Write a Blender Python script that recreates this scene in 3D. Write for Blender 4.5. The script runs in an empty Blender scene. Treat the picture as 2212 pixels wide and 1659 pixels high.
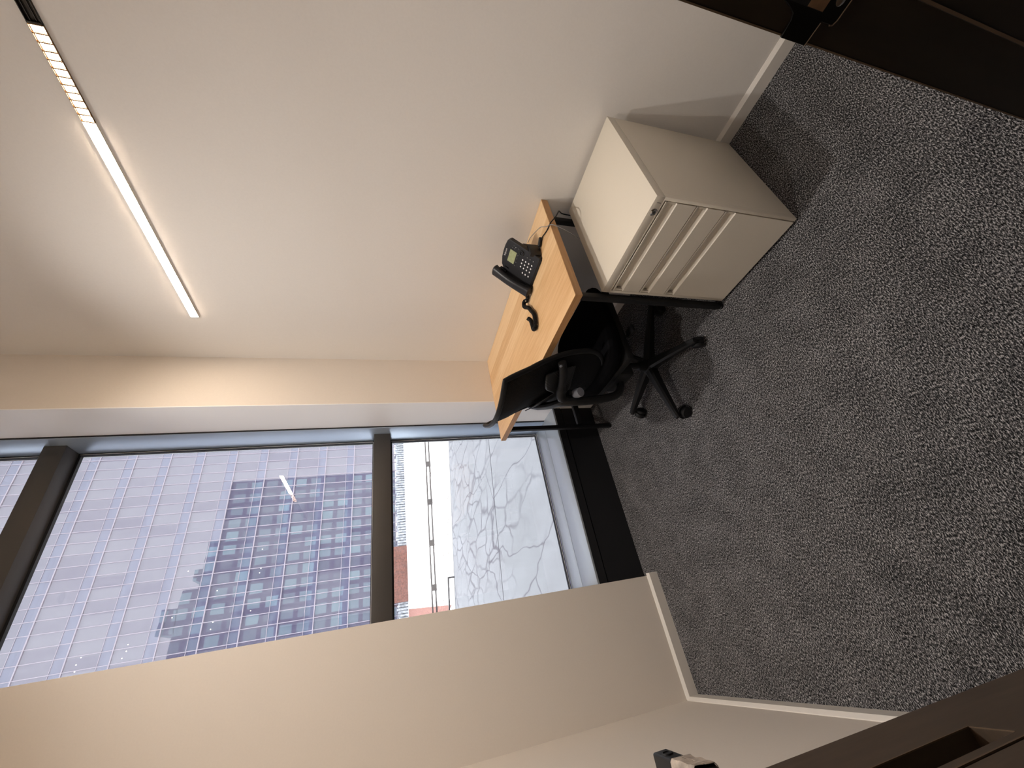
import bpy, bmesh, math, random
from mathutils import Vector, Matrix
R = math.radians
random.seed(7)
S = bpy.context.scene
C = bpy.context.collection

# ------------------------------------------------------------ camera
# handheld portrait phone shot saved sideways: world "up" points to the left of the frame
YAW, PITCH, ROLL = R(34.001), R(-17.625), R(-0.173)
F_PX, HCAM = 864.3, 1.40
cy, sy, cp, sp = math.cos(YAW), math.sin(YAW), math.cos(PITCH), math.sin(PITCH)
fwd = Vector((sy * cp, cy * cp, sp)); rgt = Vector((cy, -sy, 0)); upv = rgt.cross(fwd)
r2 = math.cos(ROLL) * rgt + math.sin(ROLL) * upv
u2 = -math.sin(ROLL) * rgt + math.cos(ROLL) * upv
cam = bpy.data.cameras.new('camera'); camo = bpy.data.objects.new('camera', cam); C.objects.link(camo)
cam.sensor_fit = 'HORIZONTAL'; cam.sensor_width = 36; cam.lens = F_PX / 2212 * 36
cam.clip_start = 0.01; cam.clip_end = 600
m = Matrix((-u2, r2, -fwd)).transposed().to_4x4(); m.translation = Vector((0, 0, HCAM))
camo.matrix_world = m
S.camera = camo

# ------------------------------------------------------------ world, sun, exposure
W = bpy.data.worlds.new('sky'); S.world = W; W.use_nodes = True
bg = W.node_tree.nodes['Background']
wt = W.node_tree; wtc = wt.nodes.new('ShaderNodeTexCoord'); wsx = wt.nodes.new('ShaderNodeSeparateXYZ'); wr = wt.nodes.new('ShaderNodeValToRGB')
wt.links.new(wtc.outputs['Generated'], wsx.inputs[0]); wt.links.new(wsx.outputs[2], wr.inputs[0]); wt.links.new(wr.outputs[0], bg.inputs[0])
wr.color_ramp.elements[0].position = .58; wr.color_ramp.elements[0].color = (.063, .063, .069, 1)      # hazy white horizon
wr.color_ramp.elements[1].position = .80; wr.color_ramp.elements[1].color = (.93, .96, 1.0, 1)        # unseen overhead sky, brightened to light the room
bg.inputs[1].default_value = 14.0
sl = bpy.data.lights.new('sun', 'SUN'); sl.energy = 3.2; sl.angle = R(0.6); sl.color = (1.0, 0.96, 0.9)
so = bpy.data.objects.new('sun', sl); C.objects.link(so)
SUN_EL = R(71.5)
so.rotation_euler = Vector((0.06, math.cos(SUN_EL), -math.sin(SUN_EL))).to_track_quat('-Z', 'Y').to_euler()
so.location = (0, -5, 60)
S.view_settings.view_transform = 'Standard'; S.view_settings.look = 'None'
S.view_settings.gamma = 1; S.view_settings.use_curve_mapping = False
S.view_settings.exposure = 0.0
LAMP = 84.0         # radiance of the wall light's diffusers
FILL_A, FILL_B = 150.0, 90.0  # power of the two added ceiling fill lamps
S.cycles.max_bounces = 10; S.cycles.diffuse_bounces = 6; S.cycles.glossy_bounces = 4
S.cycles.transparent_max_bounces = 12; S.cycles.sample_clamp_indirect = 6
S.cycles.use_denoising = True
try: S.cycles.use_light_tree = True
except Exception: pass

# ------------------------------------------------------------ materials
def newmat(name):
    mt = bpy.data.materials.new(name); mt.use_nodes = True
    nt = mt.node_tree; b = nt.nodes['Principled BSDF']
    return mt, nt, b
def N(nt, t, **kw):
    n = nt.nodes.new(t)
    for k, v in kw.items():
        if k in n.inputs.keys() if hasattr(n.inputs, 'keys') else False: n.inputs[k].default_value = v
        else: setattr(n, k, v)
    return n
def ramp(nt, fac, stops, interp='LINEAR'):
    r = nt.nodes.new('ShaderNodeValToRGB'); r.color_ramp.interpolation = interp
    e = r.color_ramp.elements
    while len(e) < len(stops): e.new(0.5)
    for i, (p, c) in enumerate(stops): e[i].position = p; e[i].color = (c[0], c[1], c[2], 1)
    nt.links.new(fac, r.inputs[0]); return r.outputs[0]
def coords(nt, scale=(1, 1, 1), rot=(0, 0, 0), kind='Object'):
    tc = nt.nodes.new('ShaderNodeTexCoord'); mp = nt.nodes.new('ShaderNodeMapping')
    mp.inputs['Scale'].default_value = scale; mp.inputs['Rotation'].default_value = rot
    nt.links.new(tc.outputs[kind], mp.inputs[0]); return mp.outputs[0]
def noise(nt, vec, scale, detail=3, rough=.5):
    n = nt.nodes.new('ShaderNodeTexNoise'); n.inputs['Scale'].default_value = scale
    n.inputs['Detail'].default_value = detail; n.inputs['Roughness'].default_value = rough
    nt.links.new(vec, n.inputs['Vector']); return n.outputs['Fac']
def bump(nt, b, h, strength=.2, dist=.002):
    n = nt.nodes.new('ShaderNodeBump'); n.inputs['Strength'].default_value = strength
    n.inputs['Distance'].default_value = dist
    nt.links.new(h, n.inputs['Height']); nt.links.new(n.outputs[0], b.inputs['Normal'])
def simple(name, col, rough=.5, metal=0., spec=.5, var=.0, vs=30, bs=0., bd=.001):
    mt, nt, b = newmat(name)
    b.inputs['Roughness'].default_value = rough; b.inputs['Metallic'].default_value = metal
    b.inputs['Specular IOR Level'].default_value = spec
    v = coords(nt); f = noise(nt, v, vs, 4)
    lo = [c * (1 - var) for c in col]; hi = [min(1, c * (1 + var)) for c in col]
    nt.links.new(ramp(nt, f, [(.3, lo), (.7, hi)]), b.inputs['Base Color'])
    if bs: bump(nt, b, f, bs, bd)
    return mt
def emis(name, col, s):
    mt = bpy.data.materials.new(name); mt.use_nodes = True; nt = mt.node_tree; nt.nodes.clear()
    e = nt.nodes.new('ShaderNodeEmission'); o = nt.nodes.new('ShaderNodeOutputMaterial')
    e.inputs[0].default_value = (*col, 1); e.inputs[1].default_value = s
    nt.links.new(e.outputs[0], o.inputs[0]); return mt

M = {}
M['paint'] = simple('wall paint', (.80, .77, .735), .75, var=.012, vs=160, bs=.05, bd=.0006, spec=.25)
M['daylit_reveal'] = simple('reveal white with daylight in it', (.94, .94, .94), .5)
M['lampwarm'] = simple('beige wall paint', (.79, .725, .655), .75, var=.012, vs=160, bs=.05, bd=.0006, spec=.25)  # same wall paint, the wall lamp's warm light mixed into its colour
M['base'] = simple('baseboard paint', (.74, .70, .65), .45, var=.01)
M['ceil'] = simple('ceiling paint', (.75, .73, .70), .9)
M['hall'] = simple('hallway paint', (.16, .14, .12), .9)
M['alu'] = simple('silver anodised frame', (.50, .55, .60), .38, metal=.55, var=.01, vs=8)
M['alu_side'] = simple('brushed frame side', (.60, .72, .87), .32, metal=.6, var=.01, vs=8)
M['dark_frame'] = simple('dark transom coating', (.075, .068, .062), .5, metal=.2, var=.02, vs=80)
M['black_panel'] = simple('black sill panel', (.014, .014, .016), .4, spec=.35)
M['rubber'] = simple('black gasket', (.008, .008, .010), .6)
M['gasket_line'] = simple('pale spacer line', (.75, .76, .78), .4)
M['black_metal'] = simple('black powder coat', (.008, .008, .009), .55, spec=.3)
M['black_plastic'] = simple('black plastic', (.007, .007, .008), .48, spec=.28, var=.1, vs=400, bs=.1, bd=.0003)
M['black_fabric'] = simple('black seat fabric', (.005, .005, .006), .95, spec=.05, var=.3, vs=500, bs=.2, bd=.0006)
M['phone'] = simple('charcoal phone plastic', (.013, .013, .016), .38, spec=.38, var=.05, vs=300, bs=.06, bd=.0002)
M['phone_dark'] = simple('phone dark recess', (.006, .006, .007), .5)
M['key'] = simple('pale key shine and print', (.80, .80, .82), .3)
M['grey_knob'] = simple('grey knob', (.22, .23, .27), .5)
M['cream'] = simple('cream powder coated steel', (.72, .66, .56), .42, var=.012, vs=300, bs=.04, bd=.0003, spec=.4)
M['cream_dark'] = simple('drawer pull shadow gap', (.30, .26, .21), .6)
M['gap'] = simple('dark gap', (.02, .018, .015), .8)
M['chrome'] = simple('chrome lock', (.6, .58, .55), .18, metal=1)
M['grey_cable'] = simple('grey cable sheath', (.30, .30, .30), .5)
M['white_label'] = simple('white sticker', (.7, .7, .68), .6)
M['tape'] = simple('crumpled masking tape', (.42, .355, .30), .8, var=.35, vs=70, bs=.6, bd=.003)
M['brass_black'] = simple('blackened steel', (.012, .011, .010), .3, metal=.6)
M['light_body'] = simple('black light channel', (.02, .016, .012), .35, metal=.5)
M['frame_white'] = simple('white lamp frame', (.75, .72, .68), .5)
M['louvre'] = simple('louvre blade', (.35, .20, .10), .3, metal=.7)
M['logo'] = simple('white logo print', (.75, .73, .72), .5)
M['lamp'] = emis('lit diffuser', (1.0, .79, .58), LAMP)
M['lamp_spot'] = emis('lit led cell', (1.0, .78, .55), LAMP * .45)

# carpet
mt, nt, b = newmat('grey heather carpet'); M['carpet'] = mt
b.inputs['Roughness'].default_value = 1; b.inputs['Specular IOR Level'].default_value = .05
v = coords(nt, (.42, 1, 1), (0, 0, R(4)))
f1 = noise(nt, v, 340, 3, .7)
v2 = coords(nt, (1, 1, 1)); f2 = noise(nt, v2, 9, 3, .5)
f3 = noise(nt, v2, 620, 2, .6)
mx = nt.nodes.new('ShaderNodeMath'); mx.operation = 'MULTIPLY_ADD'
nt.links.new(f3, mx.inputs[0]); mx.inputs[1].default_value = .45; nt.links.new(f1, mx.inputs[2])
mx2 = nt.nodes.new('ShaderNodeMath'); mx2.operation = 'MULTIPLY_ADD'
nt.links.new(f2, mx2.inputs[0]); mx2.inputs[1].default_value = .07; nt.links.new(mx.outputs[0], mx2.inputs[2])
col = ramp(nt, mx2.outputs[0], [(.66, (.007, .007, .008)), (.735, (.034, .034, .037)), (.81, (.160, .155, .160)), (.90, (.60, .58, .59))])
nt.links.new(col, b.inputs['Base Color']); bump(nt, b, mx.outputs[0], .8, .006)

# desk top: light oak, strips run along the desk
mt, nt, b = newmat('light oak laminate'); M['oak'] = mt
b.inputs['Roughness'].default_value = .42
tc = nt.nodes.new('ShaderNodeTexCoord'); sep = nt.nodes.new('ShaderNodeSeparateXYZ'); nt.links.new(tc.outputs['Object'], sep.inputs[0])
ma = nt.nodes.new('ShaderNodeMath'); ma.operation = 'MULTIPLY'; nt.links.new(sep.outputs[0], ma.inputs[0]); ma.inputs[1].default_value = 11.5
fl = nt.nodes.new('ShaderNodeMath'); fl.operation = 'FLOOR'; nt.links.new(ma.outputs[0], fl.inputs[0])
wn = nt.nodes.new('ShaderNodeTexWhiteNoise'); wn.noise_dimensions = '1D'; nt.links.new(fl.outputs[0], wn.inputs['W'])
g = noise(nt, coords(nt, (1, .05, 1)), 130, 5, .6)
ad = nt.nodes.new('ShaderNodeMath'); ad.operation = 'MULTIPLY_ADD'; nt.links.new(wn.outputs[0], ad.inputs[0]); ad.inputs[1].default_value = .55; nt.links.new(g, ad.inputs[2])
nt.links.new(ramp(nt, ad.outputs[0], [(.35, (.57, .33, .15)), (.75, (.69, .45, .235)), (1.05, (.77, .54, .31))]), b.inputs['Base Color'])
mt, nt, b = newmat('oak edge band'); M['oak_edge'] = mt
b.inputs['Roughness'].default_value = .45
g = noise(nt, coords(nt, (.05, .05, 1)), 160, 5, .6)
nt.links.new(ramp(nt, g, [(.3, (.40, .20, .075)), (.7, (.52, .29, .125))]), b.inputs['Base Color'])

# dark walnut door
mt, nt, b = newmat('dark stained timber'); M['timber'] = mt
b.inputs['Roughness'].default_value = .45
g = noise(nt, coords(nt, (1, 1, .12)), 26, 6, .65)
nt.links.new(ramp(nt, g, [(.3, (.062, .040, .025)), (.55, (.090, .060, .038)), (.75, (.125, .085, .056))]), b.inputs['Base Color'])
mt, nt, b = newmat('almost black walnut'); M['jamb'] = mt
b.inputs['Roughness'].default_value = .5
g = noise(nt, coords(nt, (1, 1, .12)), 26, 6, .65)
nt.links.new(ramp(nt, g, [(.3, (.015, .009, .004)), (.7, (.030, .018, .009))]), b.inputs['Base Color'])
M['edge_wood'] = simple('pale timber edge', (.16, .105, .065), .5)  # paler tone for edge strips, some of them painted highlights
M['pale_wood'] = simple('raw timber in mortise', (.22, .12, .06), .8, var=.2, vs=60)

# window glass
mt = bpy.data.materials.new('window glass'); mt.use_nodes = True; nt = mt.node_tree; nt.nodes.clear(); M['glass'] = mt
o = nt.nodes.new('ShaderNodeOutputMaterial'); tr = nt.nodes.new('ShaderNodeBsdfTransparent'); gl = nt.nodes.new('ShaderNodeBsdfGlossy')
tr.inputs[0].default_value = (.95, .96, .965, 1); gl.inputs['Roughness'].default_value = 0.0; gl.inputs[0].default_value = (.9, .9, 1, 1)
fr = nt.nodes.new('ShaderNodeFresnel'); fr.inputs[0].default_value = 1.45
mix = nt.nodes.new('ShaderNodeMixShader'); nt.links.new(fr.outputs[0], mix.inputs[0]); nt.links.new(tr.outputs[0], mix.inputs[1]); nt.links.new(gl.outputs[0], mix.inputs[2])
# a film of dust and wiping streaks on the glass
df = nt.nodes.new('ShaderNodeBsdfTranslucent'); df.inputs[0].default_value = (.85, .86, .95, 1)
st = noise(nt, coords(nt, (14, 1, 1.2), (0, R(9), 0)), 5, 5, .7)
dot = noise(nt, coords(nt), 140, 2, .5)
dr = ramp(nt, dot, [(.70, (0, 0, 0)), (.76, (.10, .10, .10))])
sr = ramp(nt, st, [(.45, (.008, .008, .008)), (.8, (.045, .045, .045))])
mm = nt.nodes.new('ShaderNodeMath'); mm.operation = 'ADD'; nt.links.new(dr, mm.inputs[0]); nt.links.new(sr, mm.inputs[1])
mix2 = nt.nodes.new('ShaderNodeMixShader'); nt.links.new(mm.outputs[0], mix2.inputs[0]); nt.links.new(mix.outputs[0], mix2.inputs[1]); nt.links.new(df.outputs[0], mix2.inputs[2])
nt.links.new(mix2.outputs[0], o.inputs[0])

# facade glass across the street: mirror-like panels, each bay a little different
def facade(name, c_lo, c_hi, gloss, gcol):
    mt = bpy.data.materials.new(name); mt.use_nodes = True; nt = mt.node_tree; nt.nodes.clear()
    o = nt.nodes.new('ShaderNodeOutputMaterial'); d = nt.nodes.new('ShaderNodeBsdfDiffuse'); g = nt.nodes.new('ShaderNodeBsdfGlossy')
    g.inputs['Roughness'].default_value = .015; g.inputs[0].default_value = (*gcol, 1)
    v = coords(nt, (1 / 1.3006, 1, 1 / 3.854)); 
    vs = nt.nodes.new('ShaderNodeVectorMath'); vs.operation = 'FLOOR'; nt.links.new(v, vs.inputs[0])
    w = nt.nodes.new('ShaderNodeTexWhiteNoise'); w.noise_dimensions = '3D'; nt.links.new(vs.outputs[0], w.inputs['Vector'])
    n = noise(nt, coords(nt, (1, 1, 1.2)), .9, 3, .5)
    a = nt.nodes.new('ShaderNodeMath'); a.operation = 'MULTIPLY_ADD'; nt.links.new(n, a.inputs[0]); a.inputs[1].default_value = .7; nt.links.new(w.outputs[0], a.inputs[2])
    nt.links.new(ramp(nt, a.outputs[0], [(.3, c_lo), (1.2, c_hi)]), d.inputs[0])
    bn = nt.nodes.new('ShaderNodeBump'); bn.inputs['Strength'].default_value = 1.0; bn.inputs['Distance'].default_value = .0035
    nt.links.new(noise(nt, coords(nt), .45, 1, .4), bn.inputs['Height']); nt.links.new(bn.outputs[0], g.inputs['Normal'])
    mix = nt.nodes.new('ShaderNodeMixShader'); mix.inputs[0].default_value = gloss
    nt.links.new(d.outputs[0], mix.inputs[1]); nt.links.new(g.outputs[0], mix.inputs[2]); nt.links.new(mix.outputs[0], o.inputs[0])
    return mt
M['tower_glass'] = facade('tower vision glass', (.06, .052, .095), (.135, .135, .165), .50, (.95, .93, .97))
M['tower_spandrel'] = facade('tower spandrel glass', (.075, .075, .13), (.11, .12, .18), .50, (.90, .92, 1.0))
M['mullion'] = simple('tower mullion', (.26, .23, .27), .6, metal=.0)
M['lit_spot'] = emis('office downlight', (1, .93, .8), 4)

# our own building seen mirrored in the tower
mt, nt, b = newmat('own building cladding'); M['exterior'] = mt
b.inputs['Roughness'].default_value = .8
br = nt.nodes.new('ShaderNodeTexBrick'); br.offset = 0; br.inputs['Scale'].default_value = 1
br.inputs['Brick Width'].default_value = 3.2; br.inputs['Row Height'].default_value = 3.6; br.inputs['Mortar Size'].default_value = .55
br.inputs['Color1'].default_value = (.16, .25, .27, 1); br.inputs['Color2'].default_value = (.08, .09, .12, 1); br.inputs['Mortar'].default_value = (.05, .045, .085, 1)
tc = nt.nodes.new('ShaderNodeTexCoord'); sx = nt.nodes.new('ShaderNodeSeparateXYZ'); cx = nt.nodes.new('ShaderNodeCombineXYZ')
nt.links.new(tc.outputs['Object'], sx.inputs[0]); nt.links.new(sx.outputs[0], cx.inputs[0]); nt.links.new(sx.outputs[2], cx.inputs[1]); nt.links.new(cx.outputs[0], br.inputs['Vector'])
nt.links.new(br.outputs[0], b.inputs['Base Color'])

# cracked concrete plaza
mt, nt, b = newmat('cracked plaza concrete'); M['concrete'] = mt
b.inputs['Roughness'].default_value = .9
co = coords(nt, (1, .42, 1))
n0 = nt.nodes.new('ShaderNodeTexNoise'); n0.inputs['Scale'].default_value = 1.6; nt.links.new(co, n0.inputs['Vector'])
vm = nt.nodes.new('ShaderNodeVectorMath'); vm.operation = 'MULTIPLY_ADD'; nt.links.new(n0.outputs['Color'], vm.inputs[0]); vm.inputs[1].default_value = (.55, .55, 0); nt.links.new(co, vm.inputs[2])
def cracks(scale, width):
    vo = nt.nodes.new('ShaderNodeTexVoronoi'); vo.feature = 'DISTANCE_TO_EDGE'; vo.inputs['Scale'].default_value = scale
    nt.links.new(vm.outputs[0], vo.inputs['Vector'])
    return ramp(nt, vo.outputs['Distance'], [(0, (1, 1, 1)), (width, (0, 0, 0))])
c1 = cracks(2.0, .085); c2 = cracks(.62, .011)
msk = ramp(nt, noise(nt, co, .55, 3, .6), [(.42, (0, 0, 0)), (.58, (1, 1, 1))])
q = nt.nodes.new('ShaderNodeMath'); q.operation = 'MULTIPLY'; nt.links.new(c1, q.inputs[0]); nt.links.new(msk, q.inputs[1])
q2 = nt.nodes.new('ShaderNodeMath'); q2.operation = 'MULTIPLY_ADD'; nt.links.new(q.outputs[0], q2.inputs[0]); q2.inputs[1].default_value = .9; nt.links.new(c2, q2.inputs[2])
basec = ramp(nt, noise(nt, co, 1.1, 6, .65), [(.3, (.118, .117, .122)), (.7, (.150, .151, .158))])
mc = nt.nodes.new('ShaderNodeMix'); mc.data_type = 'RGBA'; nt.links.new(q2.outputs[0], mc.inputs['Factor']); nt.links.new(basec, mc.inputs['A']); mc.inputs['B'].default_value = (.052, .047, .055, 1)
mc.clamp_factor = True
nt.links.new(mc.outputs['Result'], b.inputs['Base Color'])
M['joint'] = simple('plaza joint sealant', (.035, .03, .037), .9)
M['stain'] = simple('joint stain', (.45, .43, .42), .9)
mt, nt, b = newmat('pale sunlit paving'); M['street'] = mt
b.inputs['Roughness'].default_value = .9
g = noise(nt, coords(nt, (.40, .34, 1)), 1.5, 5, .7)
nt.links.new(ramp(nt, g, [(.53, (.62, .60, .58)), (.575, (.07, .05, .04)), (.62, (.62, .60, .58))]), b.inputs['Base Color'])
M['kerb'] = simple('plaza kerb', (.40, .38, .36), .8)
M['brick_red'] = simple('red brick paving', (.13, .05, .035), .8, var=.5, vs=6)
M['rail'] = simple('galvanised rail', (.07, .06, .055), .6)
M['hedge'] = simple('grey hedge', (.30, .32, .35), .95, var=.5, vs=3, bs=.5, bd=.1)

# ------------------------------------------------------------ mesh helpers
LOC = {}
class MB:
    def __init__(s): s.b = bmesh.new(); s.mats = []
    def box(s, x0, x1, y0, y1, z0, z1, bev=0, seg=2, rot=None):
        d = bmesh.ops.create_cube(s.b, size=1); vs = d['verts']
        for v_ in vs:
            v_.co = Vector(((v_.co.x + .5) * (x1 - x0) + x0, (v_.co.y + .5) * (y1 - y0) + y0, (v_.co.z + .5) * (z1 - z0) + z0))
        if bev:
            es = list({e for v_ in vs for e in v_.link_edges})
            r = bmesh.ops.bevel(s.b, geom=es, offset=bev, segments=seg, profile=.5, affect='EDGES')
            vs = list({v_ for f in r['faces'] for v_ in f.verts} | {v_ for v_ in vs if v_.is_valid})
        if rot is not None:
            c = Vector(((x0 + x1) / 2, (y0 + y1) / 2, (z0 + z1) / 2))
            for v_ in vs: v_.co = c + rot @ (v_.co - c)
        return vs
    def tube(s, pts, r, seg=10, flat=1.0, closed=False, upref=None):
        pts = [Vector(p) for p in pts]; n = len(pts)
        rs = r if isinstance(r, (list, tuple)) else [r] * n
        rings = []; prev = None
        for i, p in enumerate(pts):
            if closed: t = pts[(i + 1) % n] - pts[(i - 1) % n]
            else: t = pts[min(i + 1, n - 1)] - pts[max(i - 1, 0)]
            t.normalize()
            if upref is not None: a = Vector(upref) - t * Vector(upref).dot(t)
            elif prev is None: a = t.orthogonal()
            else: a = prev - t * prev.dot(t)
            a.normalize(); prev = a; c = t.cross(a)
            rings.append([s.b.verts.new(p + rs[i] * (math.cos(2 * math.pi * k / seg) * a * flat + math.sin(2 * math.pi * k / seg) * c)) for k in range(seg)])
        m_ = n if closed else n - 1
        for i in range(m_):
            A, B = rings[i], rings[(i + 1) % n]
            for k in range(seg): s.b.faces.new((A[k], A[(k + 1) % seg], B[(k + 1) % seg], B[k]))
        if not closed:
            s.b.faces.new(list(reversed(rings[0]))); s.b.faces.new(rings[-1])
    def prism(s, poly, ax, a0, a1):
        """extrude a 2-D polygon along axis ax ('x','y','z')"""
        def mk(p, h):
            return {'x': (h, p[0], p[1]), 'y': (p[0], h, p[1]), 'z': (p[0], p[1], h)}[ax]
        A = [s.b.verts.new(mk(p, a0)) for p in poly]; B = [s.b.verts.new(mk(p, a1)) for p in poly]
        n = len(poly); s.b.faces.new(A); s.b.faces.new(list(reversed(B)))
        for i in range(n): s.b.faces.new((A[i], B[i], B[(i + 1) % n], A[(i + 1) % n]))
    def lathe(s, prof, origin, axis=(0, 0, 1), seg=24):
        ax = Vector(axis).normalized(); a = ax.orthogonal().normalized(); c = ax.cross(a); o_ = Vector(origin)
        rings = [[s.b.verts.new(o_ + ax * h + r * (math.cos(2 * math.pi * k / seg) * a + math.sin(2 * math.pi * k / seg) * c)) for k in range(seg)] for r, h in prof]
        for i in range(len(prof) - 1):
            for k in range(seg): s.b.faces.new((rings[i][k], rings[i][(k + 1) % seg], rings[i + 1][(k + 1) % seg], rings[i + 1][k]))
        s.b.faces.new(list(reversed(rings[0]))); s.b.faces.new(rings[-1])
    def hexa(s, P):
        v_ = [s.b.verts.new(p) for p in P]
        for f in ((0, 1, 2, 3), (7, 6, 5, 4), (0, 4, 5, 1), (1, 5, 6, 2), (2, 6, 7, 3), (3, 7, 4, 0)): s.b.faces.new([v_[i] for i in f])
    def grid(s, fn, nu, nv, thick=None):
        V_ = [[s.b.verts.new(fn(i / nu, j / nv)) for j in range(nv + 1)] for i in range(nu + 1)]
        for i in range(nu):
            for j in range(nv): s.b.faces.new((V_[i][j], V_[i + 1][j], V_[i + 1][j + 1], V_[i][j + 1]))
    def build(s, name, mat, parent=None, smooth=True, mods=()):
        bmesh.ops.recalc_face_normals(s.b, faces=s.b.faces)
        me = bpy.data.meshes.new(name); off = LOC.get(parent.name, Vector()) if parent else Vector()
        for v_ in s.b.verts: v_.co -= off
        s.b.to_mesh(me); s.b.free()
        me.materials.append(mat)
        if smooth:
            for p in me.polygons: p.use_smooth = True
            try: me.set_sharp_from_angle(angle=R(35))
            except Exception: pass
        o_ = bpy.data.objects.new(name, me); C.objects.link(o_)
        if parent:
            o_.parent = parent; LOC[o_.name] = off
        for k, kw in mods:
            md = o_.modifiers.new(k, k)
            for a_, b_ in kw.items(): setattr(md, a_, b_)
        return o_
def boxes(name, mat, parent, *bs, bev=0, **kw):
    g_ = MB()
    for b_ in bs: g_.box(*b_, bev=bev)
    return g_.build(name, mat, parent, **kw)
def empty(name, loc, rz=0):
    e = bpy.data.objects.new(name, None); C.objects.link(e); e.location = loc; e.rotation_euler = (0, 0, rz)
    e.empty_display_size = .1; LOC[e.name] = Vector(loc); return e
def tag(o_, label, cat, group=None, kind=None):
    o_['label'] = label; o_['category'] = cat
    if group: o_['group'] = group
    if kind: o_['kind'] = kind
    return o_
def struct(o_, label=None, cat=None):
    o_['kind'] = 'structure'
    if label: o_['label'] = label
    if cat: o_['category'] = cat
    return o_
def smoothpath(pts, n=8, closed=False):
    pts = [Vector(p) for p in pts]; out = []; L = len(pts)
    rng = range(L if closed else L - 1)
    for i in rng:
        g_ = lambda k: pts[k % L] if closed else pts[max(0, min(L - 1, k))]
        p0, p1, p2, p3 = g_(i - 1), g_(i), g_(i + 1), g_(i + 2)
        for k in range(n):
            t = k / n
            out.append(.5 * ((2 * p1) + (p2 - p0) * t + (2 * p0 - 5 * p1 + 4 * p2 - p3) * t * t + (3 * p1 - p0 - 3 * p2 + p3) * t ** 3))
    if not closed: out.append(pts[-1])
    return out

# ------------------------------------------------------------ room shell
XR, XL, YF, ZC = 1.61, -0.37, 2.11, 3.52
YG = 2.60                                        # window glass plane
struct(boxes('floor', M['carpet'], None, (XL - .1, 1.75, -1.7, 2.23, -.06, 0)), 'dark grey heather loop pile carpet across the whole office', 'floor')
struct(boxes('wall_right', M['paint'], None, (XR, 1.76, .04, YF, 0, ZC + .1)), 'long blank off-white wall behind the desk and cabinet', 'wall')
struct(boxes('wall_left', M['lampwarm'], None, (XL - .12, XL, .04, 2.1, 0, ZC + .1)), 'short off-white side wall beside the open door', 'wall')
struct(boxes('wall_front_left', M['lampwarm'], None, (XL - .12, .168, 2.1, 2.652, 0, ZC + .1)), 'wall pier left of the window, lamp warmth in its colour', 'wall')
struct(boxes('wall_front_right', M['lampwarm'], None, (1.29, 1.76, YF, 2.652, 0, ZC + .1)), 'wall pier between the window and the desk wall, lamp warmth in its colour', 'wall')
struct(boxes('wall_near', M['paint'], None, (.50, 1.76, -.10, .04, 0, ZC + .1), (XL - .12, -.27, -.10, .04, 0, ZC + .1), (-.27, .50, -.10, .04, 2.42, ZC + .1)))
struct(boxes('ceiling', M['ceil'], None, (XL - .12, 1.76, -.1, 2.652, ZC, ZC + .12)))
struct(boxes('wall_hallway', M['hall'], None, (-1.2, 2.0, -1.75, -1.65, 0, 2.7), (-1.25, -1.2, -1.75, -.1, 0, 2.7), (2.0, 2.05, -1.75, -.1, 0, 2.7),
             (-1.2, 2.0, -1.7, -.1, 2.6, 2.7), (-1.2, XL - .1, -1.7, -.1, -.06, 0), (1.75, 2.0, -1.7, -.1, -.06, 0), (-1.2, XL - .12, -.14, -.1, 0, 2.7), (1.76, 2.0, -.14, -.1, 0, 2.7)))

def baseboard(name, poly_pts, label):
    """chamfer-topped skirting along a straight run p0->p1, n = direction into the room"""
    (x0, y0), (x1, y1), (nx, ny) = poly_pts
    h, t = .060, .014
    prof = [(0, 0), (t, 0), (t, h - .011), (.003, h), (0, h)]
    g_ = MB(); A = []; B = []
    for d, z in prof:
        A.append(g_.b.verts.new((x0 + nx * d, y0 + ny * d, z))); B.append(g_.b.verts.new((x1 + nx * d, y1 + ny * d, z)))
    g_.b.faces.new(A); g_.b.faces.new(list(reversed(B)))
    for i in range(len(prof)): g_.b.faces.new((A[i], B[i], B[(i + 1) % 5], A[(i + 1) % 5]))
    struct(g_.build(name, M['base'], None, smooth=False), label, 'baseboard')
baseboard('baseboard_right', ((XR, .04), (XR, YF), (-1, 0)), 'off-white skirting board under the right wall')
baseboard('baseboard_left', ((XL, .04), (XL, 2.1), (1, 0)), 'off-white skirting board under the left wall')
baseboard('baseboard_front', ((XL, 2.1), (.180, 2.1), (0, -1)), 'off-white skirting board under the pier left of the window')
baseboard('baseboard_corner', ((1.29, YF), (XR, YF), (0, -1)), 'off-white skirting board in the desk corner')

struct(boxes('trim_4', M['daylit_reveal'], None, (1.2865, 1.2905, 2.109, 2.386, .0, ZC)), 'window reveal face whitened to carry its daylight', 'window reveal')  # added sheet, its white stands for daylight on the wall's own paint
# ------------------------------------------------------------ window
win = empty('window_1', (.73, YG, 0)); struct(win, 'tall floor-to-ceiling window with grey frame and two dark transoms', 'window')
x0, x1 = .10, 1.288
boxes('sill_panel', M['black_panel'], win, (x0, 1.289, 2.215, 2.60, .0, .232), (x0, 1.289, 2.23, 2.6, .232, .238), (x0, 1.289, 2.212, 2.6, .238, .288), smooth=False)
boxes('sill', M['alu'], win, (x0, 1.289, 2.210, 2.408, .288, .300), (x0, 1.289, 2.411, 2.575, .288, .300), bev=.001)
boxes('frame_side', M['alu_side'], win, (1.278, 1.2895, 2.392, 2.62, .300, ZC), bev=.001)
boxes('transom', M['dark_frame'], win, (x0, 1.2785, 2.475, 2.62, 1.366, 1.468), bev=.002)
boxes('transom', M['dark_frame'], win, (x0, 1.2785, 2.470, 2.62, 3.022, 3.118), bev=.002)
boxes('trim_strip', M['rubber'], win, (1.282, 1.2899, 2.384, 2.392, .30, ZC))
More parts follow.
